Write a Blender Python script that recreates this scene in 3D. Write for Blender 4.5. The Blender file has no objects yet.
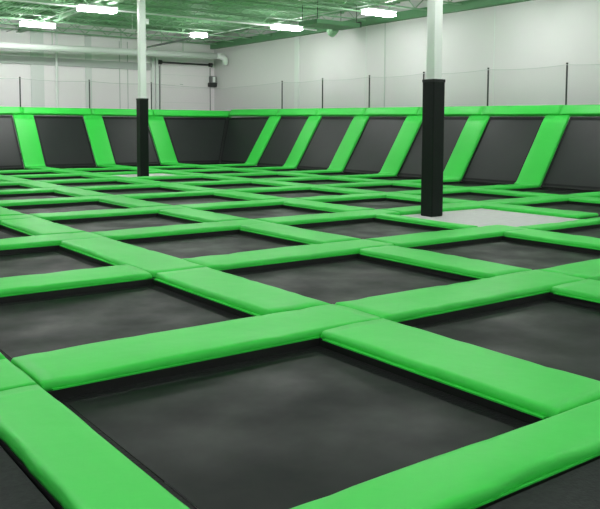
import bpy, bmesh, math, random
from mathutils import Vector, Matrix, noise

sc = bpy.context.scene
COL = sc.collection
# ------------------------------------------------------------------ helpers
def ordinal(n):
    return ['zeroth','first','second','third','fourth','fifth','sixth','seventh','eighth','ninth','tenth',
            'eleventh','twelfth','thirteenth','fourteenth','fifteenth','sixteenth','seventeenth','eighteenth','nineteenth'][n]

def tag(o, label=None, cat=None, group=None, kind=None):
    if label: o['label'] = label
    if cat: o['category'] = cat
    if group: o['group'] = group
    if kind: o['kind'] = kind
    return o

def empty(name, loc, label, cat, group=None):
    o = bpy.data.objects.new(name, None)
    o.empty_display_size = 0.2
    o.location = loc
    COL.objects.link(o)
    return tag(o, label, cat, group)

def link(name, bm, mat, parent=None, smooth=False, bevel=0.0):
    """bm is in world coordinates; becomes one mesh object (origin kept at its parent's)."""
    me = bpy.data.meshes.new(name)
    bmesh.ops.recalc_face_normals(bm, faces=bm.faces[:])
    if parent is not None:
        bm.transform(Matrix.Translation(-parent.matrix_world.translation if False else -Vector(ROOT(parent))))
    bm.to_mesh(me); bm.free()
    me.materials.append(mat)
    if smooth:
        for p in me.polygons: p.use_smooth = True
    o = bpy.data.objects.new(name, me)
    COL.objects.link(o)
    if parent is not None: o.parent = parent
    if bevel:
        b = o.modifiers.new('bevel', 'BEVEL'); b.width = bevel; b.segments = 2; b.limit_method = 'ANGLE'
    return o

def ROOT(o):
    v = Vector(o.location)
    while o.parent: o = o.parent; v += o.location
    return v

def box(bm, x0, x1, y0, y1, z0, z1):
    vs = [bm.verts.new((x, y, z)) for z in (z0, z1) for y in (y0, y1) for x in (x0, x1)]
    for f in ((0,1,3,2),(4,6,7,5),(0,4,5,1),(2,3,7,6),(0,2,6,4),(1,5,7,3)):
        bm.faces.new([vs[k] for k in f])
    return bm

def newbox(*a):
    return box(bmesh.new(), *a)

def tube(bm, pts, r, n=10, caps=True):
    pts = [Vector(p) for p in pts]
    rr = r if isinstance(r, (list, tuple)) else [r]*len(pts)
    rings = []
    for k, p in enumerate(pts):
        d = (pts[min(k+1, len(pts)-1)] - pts[max(k-1, 0)]).normalized()
        up = Vector((0,0,1)) if abs(d.z) < .9 else Vector((1,0,0))
        a = d.cross(up).normalized(); b = a.cross(d)
        rings.append([bm.verts.new(p + rr[k]*(math.cos(t)*a + math.sin(t)*b)) for t in [2*math.pi*m/n for m in range(n)]])
    for A, B in zip(rings, rings[1:]):
        for m in range(n):
            bm.faces.new((A[m], A[(m+1)%n], B[(m+1)%n], B[m]))
    if caps:
        bm.faces.new(rings[0]); bm.faces.new(rings[-1])
    return bm

# ------------------------------------------------------------------ materials
def mat(name, col, rough=.5, spec=.5, metal=0, noise_amt=0.0, noise_scale=4.0, bump=0.0, bump_scale=20.0, rough_var=0.0):
    m = bpy.data.materials.new(name); m.use_nodes = True
    nt = m.node_tree; b = nt.nodes['Principled BSDF']
    b.inputs['Base Color'].default_value = (*col, 1)
    b.inputs['Roughness'].default_value = rough
    b.inputs['Specular IOR Level'].default_value = spec
    b.inputs['Metallic'].default_value = metal
    tc = nt.nodes.new('ShaderNodeTexCoord')
    geo = nt.nodes.new('ShaderNodeNewGeometry')
    if noise_amt or rough_var:
        n = nt.nodes.new('ShaderNodeTexNoise'); n.inputs['Scale'].default_value = noise_scale; n.inputs['Detail'].default_value = 4
        nt.links.new(geo.outputs['Position'], n.inputs['Vector'])
        if noise_amt:
            mx = nt.nodes.new('ShaderNodeMix'); mx.data_type = 'RGBA'
            mx.inputs['A'].default_value = (*[c*(1-noise_amt) for c in col], 1)
            mx.inputs['B'].default_value = (*[min(1, c*(1+noise_amt)) for c in col], 1)
            nt.links.new(n.outputs['Fac'], mx.inputs['Factor']); nt.links.new(mx.outputs['Result'], b.inputs['Base Color'])
        if rough_var:
            mr = nt.nodes.new('ShaderNodeMapRange'); mr.inputs['From Min'].default_value = .3; mr.inputs['From Max'].default_value = .7
            mr.inputs['To Min'].default_value = rough-rough_var; mr.inputs['To Max'].default_value = rough+rough_var
            nt.links.new(n.outputs['Fac'], mr.inputs['Value']); nt.links.new(mr.outputs['Result'], b.inputs['Roughness'])
    if bump:
        n2 = nt.nodes.new('ShaderNodeTexNoise'); n2.inputs['Scale'].default_value = bump_scale; n2.inputs['Detail'].default_value = 3
        nt.links.new(geo.outputs['Position'], n2.inputs['Vector'])
        bp = nt.nodes.new('ShaderNodeBump'); bp.inputs['Strength'].default_value = bump; bp.inputs['Distance'].default_value = .02
        nt.links.new(n2.outputs['Fac'], bp.inputs['Height']); nt.links.new(bp.outputs['Normal'], b.inputs['Normal'])
    return m

M = {}
M['green'] = mat('green_vinyl', (.040, .60, .068), .45, .32, noise_amt=.04, noise_scale=1.5, bump=.16, bump_scale=6)
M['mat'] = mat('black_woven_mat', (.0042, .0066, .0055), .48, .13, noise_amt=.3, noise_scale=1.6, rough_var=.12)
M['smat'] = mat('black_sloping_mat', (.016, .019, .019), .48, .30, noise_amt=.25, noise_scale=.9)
M['spring'] = mat('black_spring_cover', (.005, .006, .006), .7, .2, bump=.3, bump_scale=60)
M['frame'] = mat('black_steel', (.012, .013, .013), .6, .3)
M['carpet'] = mat('grey_carpet', (.58, .58, .58), .9, .1, noise_amt=.12, noise_scale=9)
M['wall2'] = mat('light_lifted_white', (.92, .88, .90), .7, .2, noise_amt=.02, noise_scale=.7)  # colour raised so the left wall looks better lit; door shares it
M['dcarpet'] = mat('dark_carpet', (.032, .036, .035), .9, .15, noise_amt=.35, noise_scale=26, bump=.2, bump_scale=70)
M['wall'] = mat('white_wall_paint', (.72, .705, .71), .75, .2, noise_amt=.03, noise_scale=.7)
M['deck'] = mat('roof_deck_green', (.32, .56, .34), .7, .2)  # green set in the deck's base colour
M['steel'] = mat('roof_steel_green', (.26, .45, .28), .55, .3)  # green base colour, close to the deck's
M['ledger'] = mat('green_steel', (.12, .27, .14), .6, .3)
M['white'] = mat('white_paint', (.82, .86, .83), .4, .4)
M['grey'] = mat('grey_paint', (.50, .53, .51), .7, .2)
M['lgrey'] = mat('pale_grey_paint', (.74, .77, .75), .7, .2)
M['black'] = mat('black_padding', (.0045, .0085, .0065), .5, .18, bump=.1, bump_scale=9)
M['cap'] = mat('black_edge', (.012, .017, .014), .6, .3)
M['dark'] = mat('dark_metal', (.03, .035, .033), .5, .4)
M['hall'] = mat('concrete_floor', (.3, .3, .29), .8, .2, noise_amt=.1)
M['opbox'] = mat('grey_motor_housing', (.20, .22, .21), .5, .4)

def emis(name, col, s):
    m = bpy.data.materials.new(name); m.use_nodes = True
    nt = m.node_tree; nt.nodes.clear()
    e = nt.nodes.new('ShaderNodeEmission'); e.inputs['Color'].default_value = (*col, 1); e.inputs['Strength'].default_value = s
    o = nt.nodes.new('ShaderNodeOutputMaterial'); nt.links.new(e.outputs[0], o.inputs['Surface'])
    return m
M['lamp'] = emis('lamp_diffuser', (1.0, .985, .99), 54)
M['lamp_boosted'] = emis('brighter_lamp_diffuser', (1.0, .985, .99), 100)  # strength raised on the lights near the left wall to brighten it

def netmat():
    m = bpy.data.materials.new('fine_grey_net'); m.use_nodes = True
    nt = m.node_tree; b = nt.nodes['Principled BSDF']
    b.inputs['Base Color'].default_value = (.16, .15, .16, 1); b.inputs['Roughness'].default_value = .9
    t = nt.nodes.new('ShaderNodeBsdfTransparent'); mx = nt.nodes.new('ShaderNodeMixShader')
    mx.inputs['Fac'].default_value = .08
    out = nt.nodes['Material Output']
    nt.links.new(t.outputs[0], mx.inputs[1]); nt.links.new(b.outputs[0], mx.inputs[2]); nt.links.new(mx.outputs[0], out.inputs['Surface'])
    return m
M['net'] = netmat()

# ------------------------------------------------------------------ layout of the court
PT, W, X0, Y0 = 2.7465, .64, .7629, 1.7072
WS = .78                                   # the pads up the walls are a little wider
DB = {0: -.0556+.0, 1: -.0238, 2: -.0135, 3: -.0228, 4: .0272, 5: .05}
DA = {1: .013, 2: .0382, 3: .0578, 4: .0463, 5: .0714, 6: .0572, 7: .034, 8: .035, 9: .03}
BX, BY = 17.28, 29.30                     # where the sloping walls start
TX, TY, TZ = 18.83, 30.96, 2.205          # top of the sloping walls
def xs(i): return BX if i == 6 else X0 + PT*i + DB.get(i, 0) if i else 1.04
def ys(j): return BY if j == 10 else Y0 + PT*j + DA.get(j, 0) if j else 2.05
def xe(i): return xs(i) + (W if i else .39)       # the far edge of a strip; the strips at the court's edge are narrower
def ye(j): return ys(j) + (W if j else .37)
def rz(y): return .0237*((y-ys(6))/PT)            # the right rail climbs a little towards the corner

# camera numbers, used for the camera and to leave out pieces far outside the frame
F, PITCH, ROLL, YAW, H, CY = 779.6, .0737, .0041, .6365, 1.55, 185.0
def project(x, y, z):
    c, s = math.cos(YAW), math.sin(YAW); xc = c*x - s*y; yc = s*x + c*y; z -= H
    cp, sp = math.cos(PITCH), math.sin(PITCH)
    d = yc*cp - z*sp; u = -(yc*sp + z*cp)
    if d < .2: return None
    return 300 + F*xc/d, CY + F*u/d
def seen(x0, x1, y0, y1, z=0, m=90):
    P = []
    for a in range(5):
        for b in range(5):
            p = project(x0+(x1-x0)*a/4, y0+(y1-y0)*b/4, z)
            if p: P.append(p)
    return any(-m < p[0] < 600+m and p[1] < 509+m*.8 for p in P)

def sweep(path, side, w, t, seed, wob=.012, round_ends=True):
    """soft pad: path = [(point, normal)], side = unit vector across, w width, t thickness"""
    bm = bmesh.new()
    e_ = .03/w*.62; prof = [(-.5,0),(-.5-.2*e_,.3),(-.5,.62),(-.5+.35*e_,.86),(-.5+.9*e_,.98),(-.5+1.9*e_,1.02),(-.2,1.04),(0,1.05)]
    prof = prof + [(-u, v) for u, v in prof[-2::-1]]
    side = Vector(side); rings = []
    L = 0; prev = None
    n = len(path)
    for k, (p, nm) in enumerate(path):
        p = Vector(p); nm = Vector(nm)
        if prev is not None: L += (p-prev).length
        prev = p
        e = 1.0; tt = t
        if round_ends and k in (0, n-1): tt = t*.72; e = .992
        ring = []
        for a, (u, v) in enumerate(prof):
            s = noise.noise(Vector((L*1.9 + seed*7.3, 3.1 if u < 0 else 8.7, seed)))
            s2 = noise.noise(Vector((L*5.2 + seed*3.3, 1.1 if u < 0 else 6.7, seed+.5)))
            s3 = noise.noise(Vector((L*1.2, u*3, seed*2.1)))
            edge = abs(u)*2
            du = (wob*s + wob*.7*s2)*(1 if u > 0 else -1)*(edge > .8)*(v < .95)
            dz = (.010*s3*v) + (-.018*max(0, s2-.1)*(edge > .75)*v)
            ring.append(bm.verts.new(p + side*(u*w*e + du) + nm*(v*tt + dz)))
        rings.append(ring)
    for A, B in zip(rings, rings[1:]):
        for m in range(len(A)-1):
            bm.faces.new((A[m], A[m+1], B[m+1], B[m]))
        bm.faces.new((A[-1], A[0], B[0], B[-1]))
    bm.faces.new(rings[0]); bm.faces.new(rings[-1])
    return bm

T = .062
Z = Vector((0,0,1))
def floor_pad(axis, a0, a1, c0, c1, seed, label, late=False):
    """axis 'x': runs along x from a0 to a1, across y c0..c1"""
    g = .010
    a0 += g; a1 -= g; c0 += .008; c1 -= .008
    n = max(8, int((a1-a0)/.12))
    ss = [a0, a0+.012] + [a0 + (a1-a0)*k/n for k in range(1, n)] + [a1-.012, a1]
    cm = (c0+c1)/2
    if axis == 'x':
        path = [((s, cm, 0), Z) for s in ss]; side = (0,1,0); loc = ((a0+a1)/2, cm, 0)
    else:
        path = [((cm, s, 0), Z) for s in ss]; side = (1,0,0); loc = (cm, (a0+a1)/2, 0)
    bm = sweep(path, side, c1-c0, T, seed)
    me_o = bmesh_to_top('safety_pad', bm, M['green'], loc, label, 'pad', 'green pads covering the court frame')
    # the skirt sewn along both lower edges
    sk = bmesh.new()
    for c, d in ((c0, -1), (c1, 1)):
        if axis == 'y' and d < 0 and c < 1.2: continue      # the outer edge of the court has no skirt showing
        e0, e1 = sorted((c-.002*d, c + (.012 if axis == 'x' else .034)*d))
        b0, b1 = a0+(.06 if not late else .70), a1-.06
        if axis == 'x': box(sk, b0, b1, e0, e1, .001, .010)
        else: box(sk, e0, e1, b0, b1, .001, .010)
    link('skirt', sk, M['green'], me_o)
    return me_o

def bmesh_to_top(name, bm, material, loc, label, cat, group=None, smooth=True):
    bmesh.ops.recalc_face_normals(bm, faces=bm.faces[:])
    bm.transform(Matrix.Translation(-Vector(loc)))
    me = bpy.data.meshes.new(name); bm.to_mesh(me); bm.free()
    me.materials.append(material)
    if smooth:
        for p in me.polygons: p.use_smooth = True
    o = bpy.data.objects.new(name, me); o.location = loc; COL.objects.link(o)
    return tag(o, label, cat, group)

def ring_faces(bm, outer, inner, z0, z1):
    """rectangular ring solid; outer/inner = (x0,x1,y0,y1)"""
    def loop(r, z): x0,x1,y0,y1 = r; return [bm.verts.new(p) for p in ((x0,y0,z),(x1,y0,z),(x1,y1,z),(x0,y1,z))]
    ot, it, ob, ib = loop(outer, z1), loop(inner, z1), loop(outer, z0), loop(inner, z0)
    for k in range(4):
        q = (k+1) % 4
        bm.faces.new((ot[k], ot[q], it[q], it[k])); bm.faces.new((ob[k], ib[k], ib[q], ob[q]))
        bm.faces.new((ot[k], ob[k], ob[q], ot[q])); bm.faces.new((it[k], it[q], ib[q], ib[k]))
    return bm

FLOOR_Z = -.75
SPECIAL_BED = {
    (0,0): 'large black trampoline bed filling the bottom centre, nearest the camera',
    (0,1): 'black trampoline bed at left, directly behind the nearest one, cut by left edge',
    (1,0): 'black trampoline bed at lower right, beside the nearest one and cut by the right edge',
    (1,1): 'black trampoline bed in the middle, diagonally behind the nearest bed',
}
PLATFORM = {(3,2), (3,7)}
for i in range(0, 6):
    for j in range(0, 10):
        x0, x1, y0, y1 = xe(i), xs(i+1), ye(j), ys(j+1)
        if not seen(x0, x1, y0, y1): continue
        h = W/2 - .006
        ox0, ox1 = (x0-h if i else x0-.38), (x1+h if i < 5 else x1+.02)
        oy0, oy1 = (y0-h if j else y0-.36), (y1+h if j < 9 else y1+.02)
        if (i, j) in PLATFORM:
            near = j == 2
            if near: x0, y0 = xs(i)+.26, ys(j)+.30       # only narrow pads edge the nearer platform
            r = empty('floor_platform', ((x0+x1)/2, (y0+y1)/2, 0),
                      'pale grey carpeted square around the foot of the %s padded column' % ('nearer' if near else 'farther'), 'platform')
            link('platform_top', newbox(x0+.002, x1-.002, y0+.002, y1-.002, FLOOR_Z, .0), M['carpet'], r)
            link('frame', ring_faces(bmesh.new(), (ox0,ox1,oy0,oy1), (x0,x1,y0,y1), FLOOR_Z, -.004), M['frame'], r)
            continue
        lab = SPECIAL_BED.get((i, j)) or 'flat black trampoline bed, %s from left sloping wall, %s from right sloping wall' % (ordinal(10-j), ordinal(6-i))
        r = empty('trampoline', ((x0+x1)/2, (y0+y1)/2, 0), lab, 'trampoline', 'flat trampolines of the court')
        link('frame', ring_faces(bmesh.new(), (ox0,ox1,oy0,oy1), (x0,x1,y0,y1), FLOOR_Z, -.003), M['frame'], r)
        b = .12
        link('spring_cover', ring_faces(bmesh.new(), (x0+.001,x1-.001,y0+.001,y1-.001), (x0+b,x1-b,y0+b,y1-b), -.08, -.06), M['spring'], r)
        # the mat dips a little in the middle
        mb = bmesh.new(); N = 10; g = []
        for a in range(N+1):
            row = []
            for c in range(N+1):
                u, v = a/N, c/N
                dip = .012*math.sin(math.pi*u)*math.sin(math.pi*v)
                row.append(mb.verts.new((x0+b+(x1-x0-2*b)*u, y0+b+(y1-y0-2*b)*v, -.057-dip)))
            g.append(row)
        for a in range(N):
            for c in range(N):
                mb.faces.new((g[a][c], g[a+1][c], g[a+1][c+1], g[a][c+1]))
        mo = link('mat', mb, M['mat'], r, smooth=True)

SPECIAL_A = {
    (1,0): 'long green pad along the far left side of the nearest trampoline bed',
    (0,0): 'green pad along the near right side of the nearest trampoline bed, bottom right',
    (0,1): 'green pad at the right edge, continuing the bottom right pad beyond a seam',
    (1,1): 'green pad right of centre, between the middle bed and the lower right bed',
    (2,0): 'green pad at left, on the far side of the second bed from the camera',
}
SPECIAL_B = {
    (0,0): 'green pad running off the bottom left, on the left side of the nearest bed',
    (1,0): 'green pad on the right side of the nearest bed, beside the lower right bed',
    (1,1): 'green pad left of centre, between the left edge bed and the middle bed',
}
seed = 1
short_A = {(2, 0)}                         # there the crossing belongs to the other pad
for i in range(-1, 6):
    for j in range(0, 10):
        # pads parallel to x lie on strip j, piece between strips i and i+1; they cover the crossing at their right end
        a0, a1 = (xe(i) if i >= 0 else xs(0)), (xe(i+1) if i < 5 else BX)
        if (j, i) in short_A: a1 = xs(i+1)
        if seen(a0, a1, ys(j), ye(j)):
            lab = SPECIAL_A.get((j, i)) or 'green pad, %s strip parallel to left sloping wall, %s piece from right sloping wall' % (ordinal(10-j), ordinal(6-i))
            floor_pad('x', a0, a1, ys(j), ye(j) if (i, j) != (3, 2) else ys(j)+.30, seed*1.37, lab)
        seed += 1
        if i < 0: continue
        b0, b1 = ye(j), ys(j+1)
        if (j, i-1) in short_A: b0 = ys(j)
        if seen(xs(i), xe(i), b0, b1):
            lab = SPECIAL_B.get((i, j)) or 'green pad, %s strip parallel to right sloping wall, %s piece from left sloping wall' % (ordinal(6-i), ordinal(10-j))
            if (i, j) == (3, 2): b0 = ye(2); floor_pad('y', b0, b1, xs(i), xs(i)+.26, seed*1.37, lab)
            else: floor_pad('y', b0, b1, xs(i), xe(i), seed*1.37, lab, (j, i-1) in short_A)
        seed += 1

# dark carpeted deck the court is entered from, on its two near edges
bm = bmesh.new()
def lshape(z): return [bm.verts.new(p) for p in ((-5,-4,z),(17,-4,z),(17,2.04,z),(1.03,2.04,z),(1.03,26,z),(-5,26,z))]
t_, b_ = lshape(-.01), lshape(FLOOR_Z)
bm.faces.new(t_); bm.faces.new(b_[::-1])
for k in range(6): bm.faces.new((t_[k], t_[(k+1)%6], b_[(k+1)%6], b_[k]))
o = link('floor_walkway', bm, M['dcarpet']); o['kind'] = 'structure'

# ------------------------------------------------------------------ the sloping walls
def slope_path(out, base, top, cross):
    """path in the plane spanned by the outward direction and z"""
    pts = [(base+.01, .0), (base+.06, .0), (base+.10, .008), (base+.14, .04), (base+.19, .10)]
    d0, z0 = base+.19, .10
    d1, z1 = top-.20, 1.92 + (rz(cross) if out == 'x' else .05)
    for k in range(1, 9): pts.append((d0+(d1-d0)*k/8, z0+(z1-z0)*k/8))
    res = []
    for k, (d, z) in enumerate(pts):
        a = pts[max(0, k-1)]; b = pts[min(len(pts)-1, k+1)]
        td, tz = b[0]-a[0], b[1]-a[1]; l = math.hypot(td, tz)
        nd, nz = -tz/l, td/l
        if out == 'x': res.append((Vector((d, cross, z)), Vector((nd, 0, nz))))
        else: res.append((Vector((cross, d, z)), Vector((0, nd, nz))))
    return res

def slope_pad(out, c, seed, label):
    base, top = (BX, TX) if out == 'x' else (BY, TY)
    path = slope_path(out, base, top, c)
    side = (0,1,0) if out == 'x' else (1,0,0)
    loc = Vector(path[0][0])
    bmesh_to_top('sloping_pad', sweep(path, side, WS, .085, seed, .004), M['green'], loc, label, 'pad', 'green pads up the sloping walls')

def quad_lerp(q, u, v):
    return (q[0]*(1-u)+q[1]*u)*(1-v) + (q[3]*(1-u)+q[2]*u)*v

def slope_panel(q, label, wide):
    """q = four corners: bottom a, bottom b, top b, top a"""
    q = [Vector(p) for p in q]
    r = empty('sloping_trampoline', (q[0]+q[1])/2, label, 'trampoline', 'sloping trampolines of the walls')
    n = (q[1]-q[0]).cross(q[3]-q[0]).normalized()
    if n.z < 0: n = -n
    def ringpanel(u0, u1, v0, v1, lift, name, material, t=.02, N=1, dip=0):
        bm = bmesh.new(); g = []
        for a in range(N+1):
            row = []
            for c in range(N+1):
                u, v = u0+(u1-u0)*a/N, v0+(v1-v0)*c/N
                row.append(bm.verts.new(quad_lerp(q, u, v) + n*(lift - dip*math.sin(math.pi*a/N)*math.sin(math.pi*c/N))))
            g.append(row)
        for a in range(N):
            for c in range(N): bm.faces.new((g[a][c], g[a+1][c], g[a+1][c+1], g[a][c+1]))
        link(name, bm, material, r, smooth=True)
    def frame(u0, u1, v0, v1, U0, U1, V0, V1, lift, t, name, material):
        bm = bmesh.new()
        def lp(a0,a1,b0,b1,l): return [bm.verts.new(quad_lerp(q,u,v)+n*l) for u, v in ((a0,b0),(a1,b0),(a1,b1),(a0,b1))]
        ot, it, ob, ib = lp(U0,U1,V0,V1,lift), lp(u0,u1,v0,v1,lift), lp(U0,U1,V0,V1,lift-t), lp(u0,u1,v0,v1,lift-t)
        for k in range(4):
            m = (k+1) % 4
            bm.faces.new((ot[k], ot[m], it[m], it[k])); bm.faces.new((ob[k], ib[k], ib[m], ob[m]))
            bm.faces.new((ot[k], ob[k], ob[m], ot[m])); bm.faces.new((it[k], it[m], ib[m], ib[k]))
        link(name, bm, material, r)
    e = .012
    f = .02
    frame(f, 1-f, f, 1-f, 0, 1, 0, 1, -.012, .06, 'frame', M['frame'])
    frame(.035, .965, .05, .95, f, 1-f, f, 1-f, -.02, .02, 'spring_cover', M['spring'])
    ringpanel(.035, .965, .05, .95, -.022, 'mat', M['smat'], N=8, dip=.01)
    return r

pb, pt_ = .10, 1.99        # the sloping surface from foot to rail
def PX(v): return BX+.19+(TX-.16-BX-.19)*v, .10+(1.99-.10)*v
def along(out, c, v):
    base, top = (BX, TX) if out == 'x' else (BY, TY)
    d = base+.10+(top-.23-base-.10)*v; z = .02+(1.925+(rz(c) if out == 'x' else .05)-.02)*v
    return Vector((d, c, z)) if out == 'x' else Vector((c, d, z))
HB = Vector((BX+.10, BY+.10, .02)); HT = Vector((TX-.23, TY-.23, 1.99))
LI = [i for i in range(1, 6)]
RJ = [j for j in range(2, 10)]
for i in LI:
    if i >= 2:
        slope_pad('y', xs(i)+WS/2, 100+i*1.3, 'green pad up the left sloping wall, %s from the corner' % ordinal(6-i))
    a, b = xs(i)+WS+.014, (xs(i+1)-.014 if i < 5 else None)
    if b is None:
        q = [along('y', a, 0), HB, HT, along('y', a, 1)]
        lab = 'black sloping trampoline at the right end of the left wall, touching the corner'
    else:
        q = [along('y', a, 0), along('y', b, 0), along('y', b, 1), along('y', a, 1)]
        lab = 'black sloping trampoline on the left wall, %s from the corner' % ordinal(6-i)
    slope_panel(q, lab, 1)
for j in RJ:
    if j >= 3:
        slope_pad('x', ys(j)+WS/2+.06, 200+j*1.3, 'green pad up the right sloping wall, %s from the corner' % ordinal(10-j))
    a, b = ys(j)+WS+.074, (ys(j+1)+.046 if j < 9 else None)
    if b is None:
        q = [along('x', a, 0), HB, HT, along('x', a, 1)]
        lab = 'black sloping trampoline at the left end of the right wall, touching the corner'
    else:
        q = [along('x', a, 0), along('x', b, 0), along('x', b, 1), along('x', a, 1)]
        lab = 'black sloping trampoline on the right wall, %s from the corner' % ordinal(10-j)
    slope_panel(q, lab, 1)

o = link('trim_1', tube(bmesh.new(), [HB+Vector((.03,.03,.0)), HT+Vector((.03,.03,.0))], .045, 8), M['frame']); o['kind'] = 'structure'
# rail pads along the top
def rail_pad(out, a0, a1, seed, label):
    base, top = (BX, TX) if out == 'x' else (BY, TY)
    n = max(8, int((a1-a0)/.15)); a0 += .004; a1 -= .004
    d, z = top-.02, 2.06
    sl = math.atan2(2.12, top-base-.2)
    nd, nz = -math.sin(sl), math.cos(sl)
    sd, sz = math.cos(sl), math.sin(sl)
    off = .0
    path = []
    for k in range(n+1):
        s = a0+(a1-a0)*k/n
        if out == 'x': path.append((Vector((d-.05, s, z+rz(s))), Vector((nd, 0, nz))))
        else: path.append((Vector((s, d-.05, z+.05)), Vector((0, nd, nz))))
    side = (sd, 0, sz) if out == 'x' else (0, sd, sz)
    bmesh_to_top('rail_pad', sweep(path, side, .32, .12, seed, .005, False), M['green'], path[0][0], label, 'pad', 'green pads along the top rail')
pcx = lambda i: xs(i)+WS/2
pcy = lambda j: ys(j)+WS/2
for i in LI[1:]:
    a1 = pcx(i+1) if i < 5 else TX-.03
    rail_pad('y', pcx(i), a1, 300+i, 'green top rail pad on the left wall, %s from the corner' % ordinal(6-i))
for j in range(3, 10):
    a1 = pcy(j+1) if j < 9 else TY-.29
    rail_pad('x', pcy(j), a1, 320+j, 'green top rail pad on the right wall, %s from the corner' % ordinal(10-j))

# posts and nets above the rail
ZB, ZN = 2.29, 3.385
PRX, PLY = TX+.06, TY+.06
def post(x, y, label):
    dz = rz(y) if x == PRX else .05
    r = empty('net_post', (x, y, FLOOR_Z), label, 'post', 'thin black posts holding the net')
    link('pole', tube(bmesh.new(), [(x, y, FLOOR_Z), (x, y, ZN+dz)], .026, 8), M['dark'], r)
    link('pole_cap', tube(bmesh.new(), [(x, y, ZN+dz), (x, y, ZN+dz+.03)], [.034, .03], 8), M['dark'], r)
PL = {i: (pcx(i), PLY) for i in range(2, 6)}
PR = {j: (PRX, pcy(j)) for j in range(3, 10)}
for i, p in PL.items(): post(*p, 'thin black net post on the left wall rail, %s from the corner' % ordinal(6-i))
for j, p in PR.items(): post(*p, 'thin black net post on the right wall rail, %s from the corner' % ordinal(10-j))
def net(pts, sag, label):
    pts = [Vector((*p, 0)) for p in pts]
    L = [0]
    for a, b in zip(pts, pts[1:]): L.append(L[-1]+(b-a).length)
    N = 16; top = []; bot = []
    for k in range(N+1):
        s = L[-1]*k/N
        m = max(q for q in range(len(pts)-1) if L[q] <= s+1e-6)
        p = pts[m].lerp(pts[m+1], (s-L[m])/(L[m+1]-L[m])); q = (p.x-(.045 if abs(p.x-PRX) < 1e-4 else 0), p.y-(.045 if abs(p.y-PLY) < 1e-4 else 0))
        u = k/N; dz = rz(p.y) if abs(p.x-PRX) < 1e-4 else .05
        top.append(Vector((*q, ZN-.03+dz-sag*4*u*(1-u)))); bot.append(Vector((*q, ZB+dz)))
    bm = bmesh.new()
    A = [bm.verts.new(p) for p in bot]; B = [bm.verts.new(p) for p in top]
    for k in range(N): bm.faces.new((A[k], A[k+1], B[k+1], B[k]))
    o = bmesh_to_top('safety_net', bm, M['net'], pts[0]+Vector((0,0,ZB)), label, 'net', 'fine nets above the rail')
    link('rope', tube(bmesh.new(), top, .009, 5), M['grey'], o)
for i in range(2, 5): net([PL[i], PL[i+1]], .05, 'fine see-through net on the left wall, %s from the corner' % ordinal(6-i))
net([PL[5], (PRX, PLY), PR[9]], .10, 'fine see-through net wrapping round the corner of the two walls')
for j in range(3, 9): net([PR[j], PR[j+1]], .05, 'fine see-through net on the right wall, %s from the corner' % ordinal(10-j))

# ------------------------------------------------------------------ padded columns
def column(x, y, hp, where, zt):
    r = empty('support_column', (x, y, .001), 'white square column with black padded lower part, %s' % where, 'column', 'padded columns')
    s = .098
    link('shaft', newbox(x-s, x+s, y-s, y+s, .001, zt), M['white'], r, bevel=.015)
    p = .140
    link('padding', ring_faces(bmesh.new(), (x-p,x+p,y-p,y+p), (x-s-.002,x+s+.002,y-s-.002,y+s+.002), .002, hp), M['black'], r, bevel=.02)
    link('padding_rim', ring_faces(bmesh.new(), (x-p-.004,x+p+.004,y-p-.004,y+p+.004), (x-p+.03,x+p-.03,y-p+.03,y+p-.03), hp-.05, hp+.004), M['cap'], r, bevel=.008)
    return r
c1 = column(10.36, 22.15, 2.41, 'the farther one at left', 5.45)
link('junction_box', newbox(10.36+.098, 10.36+.20, 22.05, 22.19, 4.66, 4.82), M['white'], c1)
column(10.0, 9.62, 2.39, 'the nearer one right of centre', 5.45)

# ------------------------------------------------------------------ room shell
XW, YW, XB, YB, ZC = 19.5, 33.5, -13.0, -10.0, 6.0
def struct(name, bm, m):
    o = link(name, bm, m); o['kind'] = 'structure'; return o
struct('floor', newbox(XB-.2, XW+.2, YB-.2, YW+.2, FLOOR_Z-.1, FLOOR_Z), M['hall'])
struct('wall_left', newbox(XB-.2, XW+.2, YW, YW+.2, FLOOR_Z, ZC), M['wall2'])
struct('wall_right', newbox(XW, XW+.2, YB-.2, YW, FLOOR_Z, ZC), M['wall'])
struct('wall_back', newbox(XB-.2, XW, YB-.2, YB, FLOOR_Z, ZC), M['wall'])
struct('wall_near', newbox(XB-.2, XB, YB, YW, FLOOR_Z, ZC), M['wall'])
# corrugated roof deck, ribs along y
bm = bmesh.new(); x = XB-.2; prof = []
while x < XW+.2:
    prof += [(x, ZC), (x+.09, ZC), (x+.11, ZC+.05), (x+.20, ZC+.05)]
    x += .22
va = [bm.verts.new((a, YB-.2, b)) for a, b in prof]; vb = [bm.verts.new((a, YW+.2, b)) for a, b in prof]
for k in range(len(prof)-1): bm.faces.new((va[k], va[k+1], vb[k+1], vb[k]))
struct('ceiling', bm, M['deck'])

# wall trims: grey strip standing in for the duct's shadow band, joints, wall columns, ledger
struct('trim_20', newbox(XB, 16.05, YW-.10, YW, 4.16, 4.48), M['grey'])  # shade under the duct, built as a grey strip
struct('trim_2', newbox(XW-.22, XW, YB, YW, 5.34, 5.62), M['ledger'])
n = 3
for x, w, d, m in ((10.85, .55, .05, 'lgrey'), (13.1, .28, .05, 'lgrey'), (14.57, .03, .012, 'grey'), (14.96, .03, .012, 'grey')):
    struct('trim_%d' % n, newbox(x-w/2, x+w/2, YW-d, YW, FLOOR_Z, 5.6 if d > .02 else 5.4), M[m]); n += 1
for y, w in ((21.21, .05), (22.25, .03), (26.6, .30), (16.2, .03), (11.2, .03)):
    struct('trim_%d' % n, newbox(XW-(.012 if w < .1 else .05), XW, y-w/2, y+w/2, FLOOR_Z, 5.34), M['lgrey'] if w != .05 else M['grey']); n += 1

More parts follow.
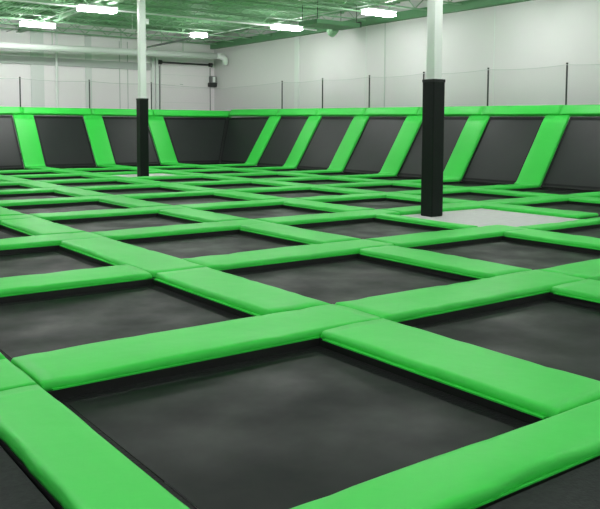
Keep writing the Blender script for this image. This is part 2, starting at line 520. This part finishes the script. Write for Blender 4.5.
# shutter door on the left wall
d = link('door_1', newbox(16.52, 19.20, YW-.06, YW-.004, FLOOR_Z, 4.52), M['wall2']); d['kind'] = 'structure'
j = bmesh.new(); box(j, 16.10, 16.22, YW-.12, YW-.004, FLOOR_Z, 4.75); link('door_frame', j, M['white'], d)
j = bmesh.new(); box(j, 16.32, 16.46, YW-.12, YW-.004, FLOOR_Z, 4.75); link('door_frame', j, M['white'], d)
link('door_track', newbox(16.50, 16.53, YW-.09, YW-.06, FLOOR_Z, 4.40), M['opbox'], d)
for zz in (.6, 1.3, 2.0, 2.7, 3.4, 4.0):
    link('panel_joint', newbox(16.56, 19.18, YW-.063, YW-.058, zz, zz+.012), M['lgrey'], d)
link('door_handle', newbox(17.6, 17.75, YW-.085, YW-.06, 3.55, 3.58), M['grey'], d)
r = empty('door_shaft', (17.9, YW-.14, 4.57), 'black horizontal roller shaft across the top of the white shutter door', 'door shaft')
link('shaft', tube(bmesh.new(), [(16.45, YW-.14, 4.56), (19.28, YW-.14, 4.56)], .04, 10), M['dark'], r)
for x in (16.52, 19.22):
    link('bearing', tube(bmesh.new(), [(x-.08, YW-.14, 4.56), (x+.08, YW-.14, 4.56)], .10, 14), M['dark'], r)
r = empty('door_motor', (19.32, YW-.2, 3.5), 'grey motor box at the upper right of the shutter door', 'motor')
link('housing', newbox(19.17, 19.46, YW-.30, YW-.02, 3.62, 4.02), M['opbox'], r, bevel=.03)
link('gearbox', newbox(19.10, 19.46, YW-.34, YW-.05, 3.50, 3.70), M['dark'], r, bevel=.02)
link('cover', newbox(19.24, 19.38, YW-.315, YW-.295, 3.72, 3.98), M['white'], r)
ch = link('pull_chain', tube(bmesh.new(), [(19.05, YW-.38, 4.40), (19.05, YW-.38, 3), (19.05, YW-.38, 1.2), (19.04, YW-.38, -.2)], .016, 6), M['dark'])
tag(ch, 'thin dark chain hanging down the right side of the shutter door', 'chain')
ch = link('hanging_rope', tube(bmesh.new(), [(16.52, YW-.2, 4.45), (16.50, YW-.2, 3), (16.46, YW-.2, 1.5), (16.46, YW-.2, .2)], .010, 6), M['opbox'])
tag(ch, 'thin dark cord hanging down the left side of the shutter door', 'cord')

# white duct along the left wall, elbow at its right end
r = empty('air_duct', (4, 32.0, 4.7), 'long white round duct running high along the left wall', 'duct')
R = .14; DY = 32.0
link('duct_pipe', tube(bmesh.new(), [(XB+.1, DY, 4.60), (8.9, DY, 4.72), (18.75, DY, 4.87)], R, 18), M['white'], r, smooth=True)
el = [(18.75, DY, 4.87), (18.95, DY, 4.87), (19.11, DY, 4.83), (19.21, DY, 4.75), (19.23, DY, 4.62), (19.21, DY, 4.46)]
link('elbow', tube(bmesh.new(), el, [R, R*1.02, R*1.06, R*1.06, R*.95, R*.8], 18), M['white'], r, smooth=True)
for x in (2, 5, 8, 11, 14, 17):
    link('hanger_strap', tube(bmesh.new(), [(x, DY, 4.8), (x, DY, ZC)], .010, 6), M['steel'], r)
# a white vertical pipe left on that wall
o = link('wall_pipe', tube(bmesh.new(), [(11.64, YW-.13, FLOOR_Z), (11.64, YW-.13, 5.75)], .06, 10), M['white'])
tag(o, 'white vertical pipe on the left wall, left of the farther column', 'pipe')

# ------------------------------------------------------------------ roof steel
def beam_i(bm, axis, c, a0, a1, z0, z1, w):
    t = .025
    for (p, q, r_, s) in ((c-w/2, c+w/2, z0, z0+t), (c-.012, c+.012, z0+t, z1-t), (c-w/2, c+w/2, z1-t, z1)):
        if axis == 'y': box(bm, p, q, a0, a1, r_, s)
        else: box(bm, a0, a1, p, q, r_, s)
    return bm
for x, lab in ((10.1, 'pale roof beam running over the two padded columns'),):
    o = link('roof_beam', beam_i(bmesh.new(), 'y', x, YB, YW, 5.45, 5.74, .2), M['steel']); tag(o, lab, 'beam')
jy = [y for y in [YW-.6-1.55*k for k in range(28)] if y > YB]
for k, y in enumerate(jy):
    if y < 8: break
    r = empty('roof_joist', (3, y, 5.76), 'open web roof joist, %s from the left wall' % ordinal(k+1), 'joist', 'open web roof joists')
    for name, z in (('bottom_chord', 5.745), ('top_chord', ZC-.065)):
        pass
    xa, xb = XB, XW
    link('top_chord', newbox(xa, xb, y-.05, y+.05, ZC-.05, ZC-.005), M['steel'], r)
    link('bottom_chord', newbox(xa, 9.99, y-.04, y+.04, 5.50, 5.54), M['steel'], r)
    link('bottom_chord', newbox(10.21, XW-.23, y-.04, y+.04, 5.50, 5.54), M['steel'], r)
    for (s, e) in ((xa+.1, 9.95), (10.25, XW-.25)):
        web = bmesh.new(); m = max(2, int((e-s)/.5)); st = (e-s)/m
        pts = [(s+st*q, y, 5.53 if q % 2 else ZC-.06) for q in range(m+1)]
        for a, b in zip(pts, pts[1:]): tube(web, [a, b], .014, 5)
        link('web', web, M['steel'], r)

# pipes and conduits under the joists
o = link('sprinkler_pipe', tube(bmesh.new(), [(XB, 24.9, 5.42), (XW-.3, 24.9, 5.42)], .03, 8), M['lgrey'])
tag(o, 'thin white sprinkler pipe running under the joists behind the light fixtures', 'pipe')
for x in (-4, 0, 4, 8, 12, 16, 19): link('hanger', tube(bmesh.new(), [(x, 24.9, 5.44), (x, 24.9, ZC)], .01, 6), M['steel'], o)
o = link('conduit', tube(bmesh.new(), [(9.62, 12, 5.46), (9.62, YW-.02, 5.46)], .018, 6), M['lgrey'])
tag(o, 'thin pale conduit linking the left row of lights', 'conduit')
o = link('conduit', tube(bmesh.new(), [(17.3, 10, 5.58), (17.3, YW-.02, 5.58)], .018, 6), M['white'])
tag(o, 'thin pale conduit linking the right row of lights', 'conduit')
o = link('conduit', tube(bmesh.new(), [(15.9, 28.95, 5.25), (15.95, YW-.01, 5.22)], .045, 8), M['opbox'])
tag(o, 'dark conduit running from the small light back to the left wall', 'conduit')
for y in (30, 32): link('hanger', tube(bmesh.new(), [(15.92, y, 5.26), (15.92, y, ZC)], .01, 6), M['steel'], o)
r = empty('sprinkler_drop', (13.26, 29.2, 5.3), 'small white disc hanging on a thin rod beside the farther column', 'sprinkler')
link('rod', tube(bmesh.new(), [(13.26, 29.2, 5.30), (13.26, 29.2, ZC)], .014, 6), M['white'], r)
link('disc', tube(bmesh.new(), [(13.26, 29.2, 5.26), (13.26, 29.2, 5.30)], [.14, .10], 14), M['white'], r)

# air unit hung near the right wall
r = empty('air_unit', (17.8, 22.5, 5.3), 'flat green-grey air unit hung under the roof near the right wall', 'air unit')
link('casing', newbox(16.9, 18.9, 21.9, 23.0, 5.20, 5.36), M['ledger'], r, bevel=.02)
link('outlet', tube(bmesh.new(), [(18.6, 23.0, 5.25), (18.6, 23.25, 5.12)], [.18, .2], 14), M['steel'], r)
for (x, y) in ((17.0, 22.0), (18.8, 22.0), (17.0, 22.9), (18.8, 22.9)):
    link('hanger_rod', tube(bmesh.new(), [(x, y, 5.36), (x, y, ZC)], .012, 6), M['dark'], r)
link('bracket', newbox(18.9, 19.0, 21.95, 22.1, 5.22, 5.42), M['dark'], r)

# ------------------------------------------------------------------ light fixtures
def fixture(x, y, label, L=1.2, z=5.22):
    r = empty('ceiling_light', (x, y, z), label, 'ceiling light', 'white hanging light fixtures')
    bm = bmesh.new(); hb, ht, wb, wt, h = L/2, L/2-.03, .18, .15, .13
    lo = [bm.verts.new((x+a*hb, y+b*wb, z)) for a, b in ((-1,-1),(1,-1),(1,1),(-1,1))]
    hi = [bm.verts.new((x+a*ht, y+b*wt, z+h)) for a, b in ((-1,-1),(1,-1),(1,1),(-1,1))]
    bm.faces.new(lo[::-1]); bm.faces.new(hi)
    for k in range(4): bm.faces.new((lo[k], lo[(k+1)%4], hi[(k+1)%4], hi[k]))
    link('diffuser', bm, M['lamp_boosted' if y > 28 else 'lamp'], r)
    link('housing', newbox(x-hb-.03, x+hb+.03, y-wb-.03, y+wb+.03, z+h, z+h+.06), M['white'], r)
    for s in (-1, 1):
        link('hanger_rod', tube(bmesh.new(), [(x+s*ht*.8, y, z+h+.07), (x+s*ht*.8, y, ZC)], .008, 6), M['steel'], r)
vis = {(9.51,29.2): 'bright white light at far left under the roof', (9.79,24.2): 'bright white light just left of the farther column top',
       (17.21,24.15): 'bright white light above the corner right of the duct end', (17.38,19.22): 'bright white light left of the nearer column'}
for (x, y), lab in vis.items(): fixture(x, y, lab)
fixture(15.93, 28.6, 'small bright white light over the shutter door', .6, 5.26)
for x in (17.3, 9.7, 2.1, -5.5):
    for y in (29.1, 24.1, 19.1, 14.1, 9.1, 4.1, -.9, -5.9):
        if x > 9 and y > 24: continue
        if x > 17 and y > 19: continue
        fixture(x, y, 'white hanging light fixture, %s row from left wall, %s from right wall' % (
            ordinal(1+round((29.1-y)/5)), ordinal(1+round((17.3-x)/7.6))))

# ------------------------------------------------------------------ world, camera, view
w = bpy.data.worlds.new('world'); sc.world = w; w.use_nodes = True
w.node_tree.nodes['Background'].inputs['Color'].default_value = (.02, .02, .02, 1)
cd = bpy.data.cameras.new('camera'); cam = bpy.data.objects.new('camera', cd); COL.objects.link(cam)
cam.location = (0, 0, H)
cam.rotation_euler = (Matrix.Rotation(-YAW, 3, 'Z') @ Matrix.Rotation(math.pi/2-PITCH, 3, 'X') @ Matrix.Rotation(ROLL, 3, 'Z')).to_euler()
cd.sensor_width = 36; cd.lens = F/600*36; cd.sensor_fit = 'HORIZONTAL'
cd.shift_y = (CY-254.5)/600
cd.clip_start = .05; cd.clip_end = 200
sc.camera = cam
vs = sc.view_settings
vs.view_transform = 'Standard'; vs.look = 'None'; vs.gamma = 1; vs.use_curve_mapping = False
vs.exposure = 0.0
sc.cycles.max_bounces = 10; sc.cycles.diffuse_bounces = 6; sc.cycles.transparent_max_bounces = 12
